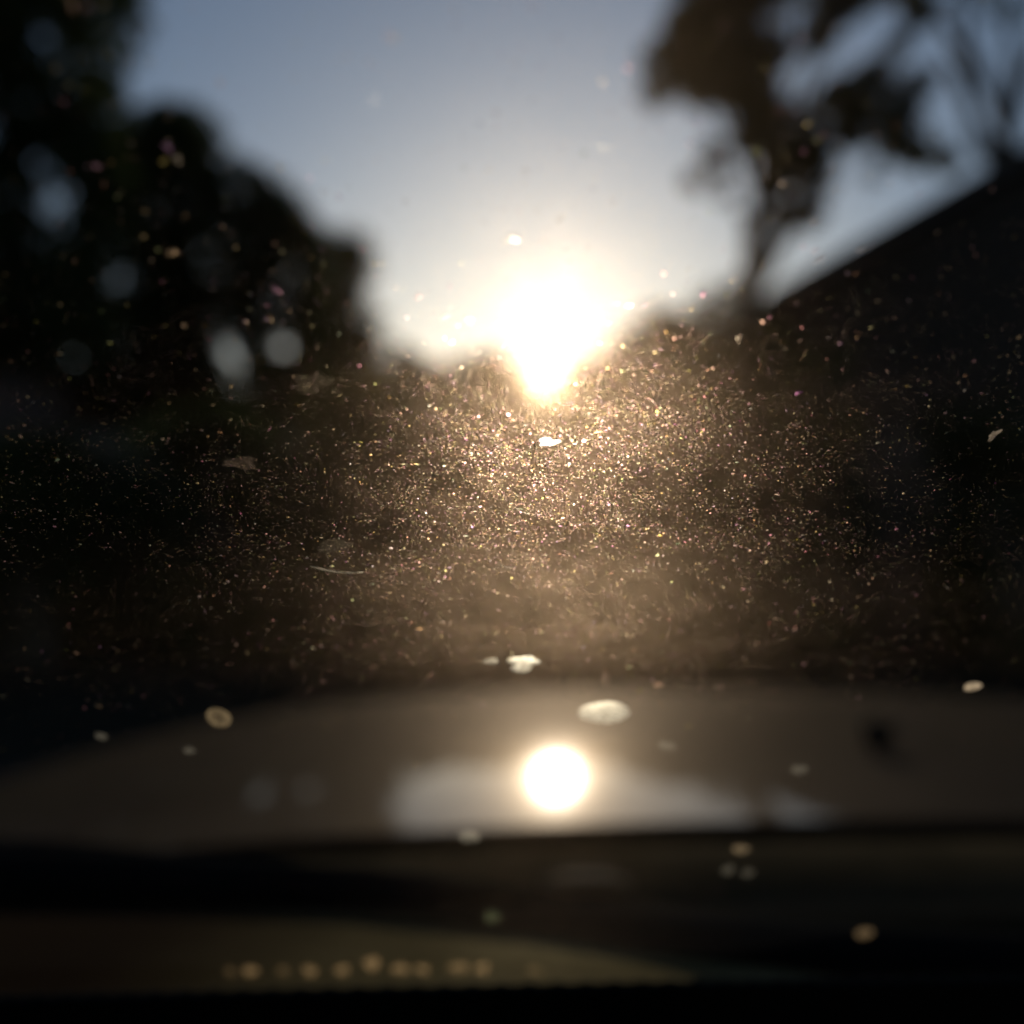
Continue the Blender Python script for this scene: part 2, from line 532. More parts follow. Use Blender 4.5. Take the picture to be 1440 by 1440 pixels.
def bare_tree():
    d = 17.0
    base = at(1440, 720, d)
    base.z = GZ
    root = empty('thin_branched_tree', base)
    tag(root, 'thinly leaved tree with bare arching branches above the gabled roof', 'tree')
    L = lambda x, y, dd=0: at(x, y, d + dd) - base
    fork = L(1418, 190)
    trunk = MB().tube([(0, 0, 0), L(1436, 400), fork], [0.26, 0.2, 0.16], 10).build('trunk', M['bark'], root, True)
    paths = [[fork, L(1392, 130), L(1340, 55), L(1300, -10), L(1270, -80)], [fork, L(1440, 110, .5), L(1470, 30, .8), L(1480, -60, 1)],
             [L(1392, 130), L(1360, 60, -.4), L(1362, 0, -.6), L(1375, -80, -.8)], [L(1400, 215), L(1366, 170, .4), L(1340, 100, .7), L(1322, 70, .8)],
             [L(1408, 240), L(1372, 200, -.3), L(1356, 120, -.6), L(1348, 90, -.7)], [fork, L(1425, 90, .3), L(1410, 20, .4), L(1390, -50, .4)]]
    for p in paths:
        n = len(p)
        MB().tube(p, [0.13 * (1 - 0.75 * i / (n - 1)) for i in range(n)], 7).build('limb', M['bark'], trunk, True)
    cl = []
    for x, y, r in [(1310, 12, 24), (1350, -10, 28), (1400, 8, 26), (1440, 16, 30), (1290, -30, 40), (1380, -40, 40), (1450, -40, 40), (1322, 200, 22), (1300, 225, 26), (1340, 232, 20), (1330, 40, 12)]:
        for k in range(3):
            dd = d + random.uniform(-1, 1)
            cl.append((at(x + random.uniform(-8, 8), y + random.uniform(-8, 8), dd) - base, r * 0.8 / FPX * dd))
    leaf_cloud('crown', cl, 0.07, 0.55, M['leaf_dark'], root)


bare_tree()

# line of trees closing the street
FAR = 'distant trees behind the shrubs'
for (px, d, outline, lab) in [
    (575, 44, [(500, 560), (515, 505), (560, 490), (600, 515), (640, 520), (650, 640), (500, 650)], 'far round tree at the lower left edge of the sun glow'),
    (690, 50, [(615, 560), (640, 512), (690, 498), (740, 512), (760, 560), (750, 650), (620, 650)], 'far low tree directly beneath the left half of the sun glow'),
    (800, 47, [(730, 570), (760, 530), (800, 520), (850, 505), (880, 540), (880, 650), (735, 650)], 'far low tree directly beneath the brightest sun glow'),
    (905, 40, [(830, 570), (850, 500), (885, 468), (930, 440), (985, 445), (1000, 520), (990, 650), (840, 650)], 'taller far tree rising beside the sun towards the gabled house'),
]:
    tree('distant_tree', lab, FAR, px, d, outline, [], 110, 24, 0.16, 1.3, M['leaf_olive'], 2.2, 0.2, 5)

# ------------------------------------------------------------------ houses and hedges
def gable_house(name, label, eave_l, half, depth, length, eave_z, pitch, wall_mat, toward=1, win=None):
    """Gable end towards the camera. eave_l: x of the left eave; half: half the width."""
    root = empty(name, (eave_l + half, depth, GZ))
    tag(root, label, 'house')
    ez = eave_z - GZ
    rz = ez + half * math.tan(R(pitch))
    ov = 0.35
    w = MB().add([(-half + ov, 0, 0), (half - ov, 0, 0), (half - ov, 0, ez), (0, 0, rz - 0.3), (-half + ov, 0, ez), (-half + ov, length, 0), (half - ov, length, 0), (half - ov, length, ez), (0, length, rz - 0.3), (-half + ov, length, ez)],
                 [(0, 1, 2, 3, 4), (9, 8, 7, 6, 5), (1, 6, 7, 2), (5, 0, 4, 9), (2, 7, 8, 3), (3, 8, 9, 4)])
    w.build('wall', wall_mat, root)
    rf = MB()
    t = 0.18
    for s in (-1, 1):
        a, b = Vector((0, -ov, rz)), Vector((s * half, -ov, ez))
        c, d = Vector((s * half, length + ov, ez)), Vector((0, length + ov, rz))
        dn = Vector((0, 0, -t))
        v = [a, b, c, d, a + dn, b + dn, c + dn, d + dn]
        rf.add(v, [(0, 1, 2, 3), (7, 6, 5, 4), (0, 4, 5, 1), (1, 5, 6, 2), (2, 6, 7, 3)])
    roof = rf.build('roof', M['roof'], root)
    MB().box(-0.35, 0.35, length * 0.12, length * 0.12 + 0.6, rz - 0.4, rz + 0.9).build('chimney', M['brick'], roof)
    for (x, z, ww, hh) in win or []:
        o = MB().box(x - ww / 2, x + ww / 2, -0.045, -0.012, z, z + hh).build('window', M['window'], root)
        f = MB()
        for (a0, a1, b0, b1) in ((-ww / 2 - .06, ww / 2 + .06, -.06, 0), (-ww / 2 - .06, ww / 2 + .06, hh, hh + .06), (-ww / 2 - .06, -ww / 2, 0, hh), (ww / 2, ww / 2 + .06, 0, hh), (-.025, .025, 0, hh)):
            f.box(x + a0, x + a1, -0.08, -0.011, z + b0, z + b1)
        f.build('window_frame', M['wood'], o)
    return root


e = at(1078, 414, 12.0)
hr = gable_house('gabled_house', 'dark gabled house with its roof slope falling towards the sun', e.x, 5.2, 12.0, 9.0, e.z, 29.6, M['render_wall'], win=[(-2.4, 1.0, 1.3, 1.2), (1.8, 1.0, 1.3, 1.2), (-0.2, 3.6, 1.1, 1.0)])
MB().box(-0.5, 0.45, -0.06, -0.012, 0, 2.05).build('door', M['wood'], hr)

hl = gable_house('brick_house', 'low reddish brick house in the shade beneath the overhanging tree', -14.5, 3.6, 13.0, 7.0, at(0, 452, 13).z, 24, M['brick'], win=[(-1.7, 0.9, 1.3, 1.2)])
d_ = MB().box(1.2, 2.1, -0.06, -0.012, 0, 2.0).build('door', M['door_red'], hl)
MB().tube([(1.95, -0.11, 1.0), (1.95, -0.05, 1.0)], 0.03, 8).build('handle', M['black_plastic'], d_)


def hedge(label, x0, x1, y0, y1, h, mat):
    root = empty('hedge', ((x0 + x1) / 2, (y0 + y1) / 2, GZ))
    tag(root, label, 'hedge')
    cl = []
    o = root.location
    ln = max(x1 - x0, y1 - y0)
    for k in range(int(ln * 30 * h)):
        z = random.uniform(0.1, h)
        cl.append((Vector((random.uniform(x0, x1) - o.x, random.uniform(y0, y1) - o.y, z)), random.uniform(0.18, 0.34)))
    leaf_cloud('foliage', cl, 0.05, 1.0, mat, root)
    MB().box(x0 - o.x + .25, x1 - o.x - .25, y0 - o.y + .3, y1 - o.y - .3, 0, h * 0.7).build('branch_core', M['bark'], root)


hedge('dark clipped hedge beside the drive below the brick house', -6.2, -3.2, 7.4, 8.2, 1.5, M['leaf_dark'])
hedge('dark clipped hedge beside the drive before the gabled house', 3.3, 7.5, 7.4, 8.2, 2.0, M['leaf_dark'])

fr = empty('filler_fence', (0, 9.6, GZ))  # added to stop bright sky leaking between the shrubs
tag(fr, 'weathered upright board fence added behind the shrubs to block stray sky light', 'fence')
bd = None
for k in range(76):
    x = -7.2 + k * 0.19
    if bd is None:
        bd = MB().add([(-.0944, -.012, 0.0), (.0944, -.012, 0.0), (.0944, .012, 0.0), (-.0944, .012, 0.0), (-.0944, -.012, 1.9), (.0944, -.012, 1.9), (.0944, .012, 1.9), (-.0944, .012, 1.9), (0, -.012, 1.96), (0, .012, 1.96)],
                      [(0, 3, 2, 1), (0, 1, 5, 8, 4), (3, 7, 9, 6, 2), (1, 2, 6, 5), (3, 0, 4, 7), (5, 6, 9, 8), (8, 9, 7, 4)]).build('board', M['fence'], fr)
        o = bd
    else:
        o = bd.copy()
        C.objects.link(o)
    o.location = (x, random.uniform(-.004, .004), random.uniform(-.02, .0))
for z in (0.45, 1.5):
    MB().box(-7.3, 7.2, 0.018, 0.07, z, z + .08).build('rail', M['fence'], fr)
pst = None
for k in range(7):
    if pst is None:
        pst = MB().box(-.05, .05, 0.072, 0.17, 0, 2.0).build('post', M['fence'], fr)
        o = pst
    else:
        o = pst.copy()
        C.objects.link(o)
    o.location = (-7.2 + k * 2.4, 0, 0)

SHR = 'shrubs closing the end of the drive'


def shrub(px, depth, top_py, half_px, label, mat):
    base = at(px, 720, depth)
    base.z = GZ
    root = empty('shrub', base)
    tag(root, label, 'shrub', SHR)
    h = at(px, top_py, depth).z - GZ
    hw = half_px / FPX * depth
    cl = []
    for k in range(120):
        z = random.uniform(0.05, 1.0)
        rr = hw * (1.0 if z < 0.6 else math.sqrt(max(0.05, 1 - ((z - 0.6) / 0.42) ** 2)))
        a = random.uniform(0, 6.28)
        q = rr * math.sqrt(random.random()) * 0.9
        cl.append((Vector((q * math.cos(a), q * math.sin(a) * 0.8, z * h * 0.93)), random.uniform(0.16, 0.26)))
    leaf_cloud('foliage', cl, 0.045, 0.9, mat, root)
    st = MB()
    for k in range(5):
        a = k * 1.26
        st.tube([(0.05 * math.cos(a), 0.05 * math.sin(a), 0), (hw * .4 * math.cos(a), hw * .4 * math.sin(a), h * .7)], [0.03, 0.012], 6)
    st.build('stem', M['bark'], root)


shrub(60, 8.6, 610, 190, 'broad low dark shrub beneath the brick house wall', M['leaf_dark'])
shrub(300, 8.2, 560, 150, 'dark shrub under the pair of glowing tree gaps', M['leaf_dark'])
shrub(500, 8.0, 528, 130, 'dark shrub below the end of the dark tree row', M['leaf_olive'])
shrub(660, 7.8, 515, 120, 'olive shrub at the lower left edge of the sun glare', M['leaf_olive'])
shrub(800, 7.7, 518, 110, 'olive shrub straight below the sun glare', M['leaf_olive'])
shrub(930, 7.9, 470, 120, 'taller olive shrub beside the sun glare towards the slender trunk', M['leaf_olive'])
shrub(1090, 8.3, 450, 140, 'tall dark shrub at the low end of the gabled roof', M['leaf_dark'])

# ------------------------------------------------------------------ the car
X0 = 0.15                        # centre line of the car
TH = R(45)                       # rake of the windscreen from upright
GY = 0.0705


def glass(x, t, out=0.0):
    """A point on the outer face of the windscreen: x across, t metres up along the glass from eye level, out = metres off the glass."""
    bow = (x - X0) ** 2 / 7.0 - X0 ** 2 / 7.0
    return Vector((x, GY - bow - t * math.sin(TH) + out * math.cos(TH), t * math.cos(TH) + out * math.sin(TH)))


def glass_px(px, py, out=0.0):
    """(x, t) where a photo direction meets the glass."""
    u, w = (px - 720) / FPX, (720 - py) / FPX
    y = GY
    G = GY + out / math.cos(TH)
    for _ in range(12):
        x = u * y
        bow = (x - X0) ** 2 / 7.0 - X0 ** 2 / 7.0
        y = (G - bow) / (1 + w * math.tan(TH))
    return u * y, (w * y - out * math.sin(TH)) / math.cos(TH)


car = empty('car', (X0, 0.0, GZ))
tag(car, 'dark grey car seen from behind its dusty windscreen, sun mirrored on the hood', 'car')
carinv = Matrix.Translation((-X0, 0, -GZ))


def car_part(mb, name, mat, parent=None, smooth=False):
    mb.v = [tuple(carinv @ Vector(v)) for v in mb.v]
    o = mb.build(name, mat, parent or car, smooth)
    return o


def grid(fn, nu, nv, closed_thick=None):
    mb = MB()
    v = [fn(i / nu, j / nv) for j in range(nv + 1) for i in range(nu + 1)]
    f = [(j * (nu + 1) + i, j * (nu + 1) + i + 1, (j + 1) * (nu + 1) + i + 1, (j + 1) * (nu + 1) + i) for j in range(nv) for i in range(nu)]
    return mb.add(v, f)


def hood_z(x, y):
    d = y - 0.35
    dx = abs(x - X0)
    return -0.104 - 0.018 * d - 0.135 * d * d - 0.6 * max(0, d - 0.75) ** 2 - 0.08 * dx * dx - 0.58 * dx ** 4 - 1.2 * max(0, dx - .66) ** 2


def hood_pt(u, v):
    dx = (u * 2 - 1) * 0.70
    y0 = 0.348 - 0.10 * (dx / 0.7) ** 2 * 0.4
    y1 = 1.36 - 0.22 * (dx / 0.7) ** 2
    y = y0 + (y1 - y0) * v
    x = X0 + dx * (1 - 0.08 * v)
    z = hood_z(x, y)
    return Vector((x, y, z))


def vv(k, n):
    return [0, 0.0015, 0.0035][k] if k < 3 else 0.0035 + (1 - 0.0035) * (k - 2) / (n - 2)


nv_ = 44
hb = grid(lambda u, v: hood_pt(u, vv(int(round(v * nv_)), nv_)), 60, nv_)
hood = car_part(hb, 'hood', M['car_paint'], smooth=True)
he = grid(lambda u, v: hood_pt(u, 0) + Vector((0, -0.0006 - 0.002 * v, -0.0006 - 0.022 * v)), 60, 2)
he.v = [tuple(carinv @ Vector(q)) for q in he.v]
he.build('edge_strip', M['rubber'], hood)
for s in (-1, 1):
    def fpt(u, v, s=s):
        y = 0.2 + 1.2 * v
        dx = 0.706 * (1 - 0.08 * max(0, (y - .35) / 1.01)) + 0.17 * math.sin(u * math.pi / 2)
        z = hood_z(X0 + s * 0.705 * (1 - 0.08 * max(0, y - .35)), y) - 0.004 - 0.10 * (1 - math.cos(u * math.pi / 2)) - (0.4 * max(0, u - .9) / .1)
        return Vector((X0 + s * dx, y, z))
    car_part(grid(fpt, 14, 24), 'fender', M['car_paint'], smooth=True)
# nose below the hood lip, so that the car has a front
car_part(grid(lambda u, v: Vector((X0 + (u * 2 - 1) * 0.75, 1.37 - 0.23 * (u * 2 - 1) ** 2 + 0.05 * math.sin(v * 3.1), hood_pt(u, 1).z - 0.004 - 0.5 * v)), 24, 8), 'front_bumper', M['car_paint'], smooth=True)
for s in (-1, 1):
    for yw in (0.95, -1.6):
        wl = MB()
        n = 24
        vs = []
        for k in range(n):
            w = 2 * math.pi * k / n
            for (rr, xx) in ((0.2, 0.0), (0.31, -0.01), (0.32, -0.04), (0.32, -0.17), (0.3, -0.2)):
                vs.append((X0 + s * (0.86 + xx), yw + rr * math.cos(w), GZ + 0.32 + rr * math.sin(w)))
        fs = [(k * 5 + j, k * 5 + j + 1, ((k + 1) % n) * 5 + j + 1, ((k + 1) % n) * 5 + j) for k in range(n) for j in range(4)]
        wl.add(vs, fs)
        wh = car_part(wl, 'wheel', M['rubber'], smooth=True)
        rim = MB()
        rim.tube([(X0 + s * 0.80, yw, GZ + .32), (X0 + s * 0.858, yw, GZ + .32)], [0.19, 0.2], 20)
        rim.v = [tuple(carinv @ Vector(v)) for v in rim.v]
        rim.build('rim', M['car_paint'], wh)

# cowl: a shelf under the hood edge, a drain channel, and the apron rising to the glass
def sweep(prof, x0, x1, nx=30, curve=0.04, drop_=0.05):
    return grid(lambda u, v: Vector((x0 + (x1 - x0) * u, np.interp(v * (len(prof) - 1), range(len(prof)), [p[0] for p in prof]) - curve * ((x0 + (x1 - x0) * u - X0) / .7) ** 2,
                                     np.interp(v * (len(prof) - 1), range(len(prof)), [p[1] for p in prof]) - drop_ * ((x0 + (x1 - x0) * u - X0) / .7) ** 2)), nx, (len(prof) - 1))


car_part(sweep([(0.39, -0.135), (0.342, -0.114), (0.337, -0.107), (0.325, -0.106), (0.288, -0.1062), (0.281, -0.109), (0.278, -0.126)], X0 - .69, X0 + .69), 'cowl_panel', M['black_plastic'], smooth=True)
car_part(sweep([(0.2785, -0.124), (0.27, -0.135), (0.2, -0.137), (0.1, -0.135)], X0 - .69, X0 + .69), 'cowl_channel', M['black_plastic'], smooth=True)
# raised rib on the cowl shelf, its sunlit streak put into a pale colour
M['sunlit_rib'] = pbr('rib_sunlight', (0.22, 0.13, 0.07), (0.3, 0.19, 0.1), 0.8, 80.0, spec=0.1)
car_part(MB().tube([Vector((0.009, 0.288, -0.1045)), Vector((0.016, 0.288, -0.1038)), Vector((0.026, 0.288, -0.1038)), Vector((0.033, 0.288, -0.1045))], [0.0012, 0.0024, 0.0024, 0.001], 10), 'cowl_rib', M['sunlit_rib'], smooth=True)

# windscreen: a bowed slab of glass from the cowl to the roof
T0, T1 = -0.072, 0.74
HW = 0.66


def pane(x0, x1, t0, t1, o_in, o_out, nx, nt_):
    mb = MB()
    vs = []
    for o in (o_in, o_out):
        for j in range(nt_ + 1):
            for i in range(nx + 1):
                vs.append(glass(x0 + (x1 - x0) * i / nx, t0 + (t1 - t0) * j / nt_, o))
    a = (nx + 1) * (nt_ + 1)
    q = lambda j, i: j * (nx + 1) + i
    f = []
    for j in range(nt_):
        for i in range(nx):
            f.append((q(j, i), q(j, i + 1), q(j + 1, i + 1), q(j + 1, i)))
            f.append((a + q(j, i), a + q(j + 1, i), a + q(j + 1, i + 1), a + q(j, i + 1)))
    for i in range(nx):
        f.append((q(0, i), a + q(0, i), a + q(0, i + 1), q(0, i + 1)))
        f.append((q(nt_, i), q(nt_, i + 1), a + q(nt_, i + 1), a + q(nt_, i)))
    for j in range(nt_):
        f.append((q(j, 0), q(j + 1, 0), a + q(j + 1, 0), a + q(j, 0)))
        f.append((q(j, nx), a + q(j, nx), a + q(j + 1, nx), q(j + 1, nx)))
    return mb.add(vs, f)


ws = car_part(pane(X0 - HW, X0 + HW, T0 - 0.03, T1, -0.0045, 0.0, 120, 30), 'windscreen', M['glass'])
FR = glass_px(720, 1388, -0.005)[1]       # top edge of the black ceramic border


def sub(mb, name, mat, parent):
    mb.v = [tuple(carinv @ Vector(v)) for v in mb.v]
    return mb.build(name, mat, parent)


sub(pane(X0 - HW, X0 + HW, T0 - 0.028, FR, -0.0053, -0.0047, 120, 2), 'frit_band', M['frit'], ws)
# dotted edge of the border
dot = None
pitch = 0.00325
xs = np.arange(-0.115, 0.115, pitch)
for i, x in enumerate(xs):
    c = glass(x, FR - 0.0003, -0.0050)
    if dot is None:
        vs = []
        for o in (-0.0002, 0.0002):
            for k in range(10):
                w = 2 * math.pi * k / 10
                vs.append(Vector((0.0009 * math.cos(w), -0.0012 * math.sin(w) * math.sin(TH) + o * math.cos(TH), 0.0012 * math.sin(w) * math.cos(TH) + o * math.sin(TH))))
        dot = MB().add(vs, [tuple(range(9, -1, -1)), tuple(range(10, 20))] + [(k, (k + 1) % 10, 10 + (k + 1) % 10, 10 + k) for k in range(10)]).build('frit_dot', M['frit'], ws)
        o = dot
    else:
        o = dot.copy()
        C.objects.link(o)
        o.parent = ws
    o.location = carinv @ c

# wiper: a long dark blade lying low over the cowl
wp = [at(-420, 1218, 0.214), at(0, 1233, 0.205), at(300, 1243, 0.2), at(520, 1256, 0.193), at(760, 1285, 0.175), at(1000, 1325, 0.155), at(1250, 1348, 0.14), at(1800, 1372, 0.134)]
wi = car_part(MB().tube(wp, [0.0058, 0.0057, 0.0054, 0.0047, 0.0041, 0.0038, 0.0040, 0.0042], 10, 0.95), 'wiper_blade', M['rubber'], smooth=True)
wx = [p.x for p in wp]


def apron(u, v):
    x = -0.30 + 0.72 * u
    f = Vector((x, np.interp(x, wx, [p.y for p in wp]) + 0.003, np.interp(x, wx, [p.z for p in wp]) - 0.004))
    g = glass(x, FR - 0.020, 0.001)
    w = max(0.0, (v - 0.12) / 0.88)
    p = f.lerp(g, w)
    return p + Vector((0, 0.002 if v == 0 else 0, (-0.012 if v == 0 else 0) + 0.0015 * math.sin(w * 3.14)))


car_part(grid(apron, 80, 10), 'cowl_apron', M['dusty_plastic'], smooth=True)
wa = MB().tube([at(-1500, 1250, 0.25), at(-420, 1200, 0.237), at(60, 1205, 0.226), at(300, 1222, 0.216)], [0.009, 0.008, 0.006, 0.004], 10, 0.6)
wa.v = [tuple(carinv @ Vector(v)) for v in wa.v]
wa.build('wiper_arm', M['rubber'], wi, True)

# dashboard, pillars, roof and doors
dp = [(0.128, -0.088), (0.108, -0.072), (0.06, -0.066), (-0.02, -0.072), (-0.10, -0.09), (-0.16, -0.14), (-0.17, -0.3), (-0.1, -0.5)]
car_part(sweep(dp, X0 - .68, X0 + .68, curve=0.04), 'dashboard', M['dash'], smooth=True)
for s in (-1, 1):
    car_part(MB().tube([glass(X0 + s * (HW + .03), -0.12, -0.01), glass(X0 + s * (HW + .03), 0.3, -0.01), glass(X0 + s * (HW - .0), 0.78, -0.02)], [0.045, 0.04, 0.045], 10), 'pillar', M['car_paint'], smooth=True)
    dr = car_part(MB().box(X0 + s * .74 - .04, X0 + s * .74 + .04, -1.25, 0.2, -0.95, -0.07), 'door', M['car_paint'])
rt = glass(X0, T1)
car_part(grid(lambda u, v: Vector((X0 + (u * 2 - 1) * .66, rt.y - (HW * (u * 2 - 1)) ** 2 / 7 * (1 - v) + 0.01 - 1.7 * v, rt.z + 0.005 + 0.05 * math.sin(v * 3.0) - .03 * (u * 2 - 1) ** 2)), 16, 12), 'roof', M['car_paint'], smooth=True)
car_part(grid(lambda u, v: Vector((X0 + (u * 2 - 1) * .65, rt.y - 1.66 - 0.45 * v, rt.z - .02 - 0.9 * v)), 4, 4), 'rear_bulkhead', M['trim_cloth'])

# ------------------------------------------------------------------ dust on the glass
GLARE_TAIL = glass_px(768, 545)[1]  # height of the sun's glare tail, built as extra film thickness


def sstep(a, b, x):
    k = min(1.0, max(0.0, (x - a) / (b - a)))
    return k * k * (3 - 2 * k)


def film_thickness(x, t):
    """Metres of dust: heaped in the middle where neither wiper reaches, thickest just below eye level, thin towards the sides and the foot."""
    n = 0.5 + 0.5 * mnoise.noise(Vector((x * 60, t * 60, 3.1)))
    n2 = 0.5 + 0.5 * mnoise.noise(Vector((x * 210, t * 210, 7.7)))
    xs_ = x + 0.002 * mnoise.noise(Vector((x * 40, t * 90, 1.3)))
    wide = 0.0125 - 0.003 * sstep(0.006, 0.02, t)
    side = 0.035 + 0.965 * math.exp(-((xs_ - 0.0042) / wide) ** 2)
    glare_gain = 1.0 + 2.9 * sstep(-0.001, -0.010, t) * sstep(-0.024, -0.015, t)  # film thickened here to draw the glare's downward streak
    foot = (0.55 + 0.45 * sstep(-0.024, -0.016, t)) * (1.0 - 0.5 * sstep(0.009, 0.0145, t))
    n3 = mnoise.noise(Vector((x * 420, t * 420, 2.2)))
    n4 = mnoise.noise(Vector((x * 1100, t * 1100, 5.2)))
    glare_gain += 7.0 * math.exp(-((x - 0.0021) / 0.0013) ** 2 - ((t - GLARE_TAIL) / 0.0024) ** 2)
    return 0.00032 * side * glare_gain * foot * max(0.25, 0.75 + 0.35 * n + 0.2 * n2 + 0.35 * n3 + 0.25 * n4)


def film():
    nx, nt_ = 260, 200
    xs_ = [0.30 * (0.13 * q + 0.87 * q ** 3) for q in np.linspace(-1, 1, nx + 1)]
    ts_ = list(np.linspace(FR - 0.018, 0.036, 171)) + list(0.036 + 0.264 * (np.arange(1, 31) / 30.0) ** 1.8)
    vs = []
    for k in (0, 1):
        for t in ts_:
            for x in xs_:
                vs.append(glass(x, t, 0.00005 + (film_thickness(x, t) if k else 0)))
    a = (nx + 1) * (nt_ + 1)
    q = lambda j, i: j * (nx + 1) + i
    f = []
    for j in range(nt_):
        for i in range(nx):
            f.append((q(j, i), q(j, i + 1), q(j + 1, i + 1), q(j + 1, i)))
            f.append((a + q(j, i), a + q(j + 1, i), a + q(j + 1, i + 1), a + q(j, i + 1)))
    for i in range(nx):
        f.append((q(0, i), a + q(0, i), a + q(0, i + 1), q(0, i + 1)))
        f.append((q(nt_, i), q(nt_, i + 1), a + q(nt_, i + 1), a + q(nt_, i)))
    for j in range(nt_):
        f.append((q(j, 0), q(j + 1, 0), a + q(j + 1, 0), a + q(j, 0)))
        f.append((q(j, nx), a + q(j, nx), a + q(j + 1, nx), q(j + 1, nx)))
    o = mesh_obj('dust_haze', vs, f, M['film'])
    tag(o, 'thin brown veil of road dust glowing on the windscreen around the sun', 'dust', kind='stuff')


film()

TX = np.array([1, 0, 0.0])
TT = np.array([0, -math.sin(TH), math.cos(TH)])
TO = np.array([0, math.cos(TH), math.sin(TH)])


def glass_arr(x, t, o):
    bow = (x - X0) ** 2 / 7.0 - X0 ** 2 / 7.0
    return np.stack([x, GY - bow - t * math.sin(TH) + o * math.cos(TH), t * math.cos(TH) + o * math.sin(TH)], -1)


def grain_geometry(x, t, r, rim=5, lift=0.45, stretch=None):
    """Little faceted lumps resting on the glass: an uneven rim and an off-centre peak."""
    n = len(x)
    ang = (np.arange(rim) * 2 * math.pi / rim)[None, :] + rng.random((n, 1)) * 6.28 + rng.normal(0, 0.25, (n, rim))
    rad = r[:, None] * (0.6 + 0.7 * rng.random((n, rim)))
    ecc = np.exp(rng.normal(0, 0.35, (n, 1)))
    rot = rng.random((n, 1)) * math.pi
    if stretch:
        ecc = ecc * stretch
        rot = rng.normal(0, 0.15, (n, 1))
    a, b = np.cos(ang) * rad * np.sqrt(ecc), np.sin(ang) * rad / np.sqrt(ecc)
    dx, dt = a * np.cos(rot) - b * np.sin(rot), a * np.sin(rot) + b * np.cos(rot)
    P = glass_arr(x[:, None] + dx, t[:, None] + dt, np.full((n, rim), 0.00001))
    px, pt = x + rng.normal(0, 0.35, n) * r, t + rng.normal(0, 0.35, n) * r
    A = glass_arr(px, pt, lift * r * (0.5 + rng.random(n)))
    V = np.concatenate([P, A[:, None]], 1).reshape(-1, 3)
    base = (np.arange(n) * (rim + 1))[:, None]
    k = np.arange(rim)
    tri = np.stack([base + k, base + (k + 1) % rim, np.broadcast_to(base + rim, (n, rim))], -1).reshape(-1, 3)
    hue = rng.normal(0, 0.13, (n, 3))
    tint = np.clip(np.array([0.98, 0.63, 0.45]) + hue, 0.05, 1.0)
    return V, tri, np.repeat(tint, rim + 1, 0)


def dust_density(x, t):
    """Relative number of grains: heavy around and below eye level, wiped thin above, few near the foot."""
    up = 1 / (1 + np.exp((t - 0.0180) / 0.0035))
    lo = 1 / (1 + np.exp(-(t + 0.0195) / 0.0035))
    return up * lo


def scatter(n, xr, tr, floor=0.05):
    x = rng.uniform(-xr, xr, n * 3)
    t = rng.uniform(tr[0], tr[1], n * 3)
    # uneven patches
    w = 0.6 + 0.3 * np.sin(x * 310 + 2 * np.sin(t * 230)) * np.sin(t * 420 + 1.7 * np.sin(x * 190)) + 0.3 * np.sin(x * 900 + 3 * np.sin(t * 700)) * np.sin(t * 1100 + 2 * np.sin(x * 520))
    p = (floor + (1 - floor) * dust_density(x, t)) * np.clip(w, 0.12, 1)
    keep = rng.random(n * 3) < p
    return x[keep][:n], t[keep][:n]


def dust(name, label, mat, layers):
    off = 0
    V, T, K = [], [], []
    for n, xr, tr, r0, sg, rim, floor, stretch in layers:
        x, t = scatter(n, xr, tr, floor)
        r = r0 * np.exp(rng.normal(0, sg, len(x)))
        v, f, k = grain_geometry(x, t, r, rim, 0.45, stretch)
        V.append(v); T.append(f + off); K.append(k)
        off += len(v)
    o = big_mesh(name, np.concatenate(V), np.concatenate(T), mat, np.concatenate(K))
    tag(o, label, 'dust', kind='stuff')


dust('fine_dust', 'countless fine glittering dust grains clinging to the windscreen', M['grain'], [(330000, 0.052, (-0.03, 0.036), 0.0000145, 0.38, 3, 0.04, None)])
dust('dust_flecks', 'larger sparkling dust flecks scattered over the windscreen', M['fleck'], [(38000, 0.062, (-0.06, 0.042), 0.000021, 0.45, 4, 0.05, None), (1500, 0.062, (-0.06, 0.042), 0.00006, 0.40, 7, 0.10, None), (420, 0.022, (0.014, 0.034), 0.00008, 0.5, 8, 1.0, None), (1600, 0.055, (-0.006, 0.008), 0.000035, 0.35, 6, 0.1, 5.0), (22000, 0.20, (-0.065, 0.15), 0.00005, 0.4, 4, 0.06, None)])


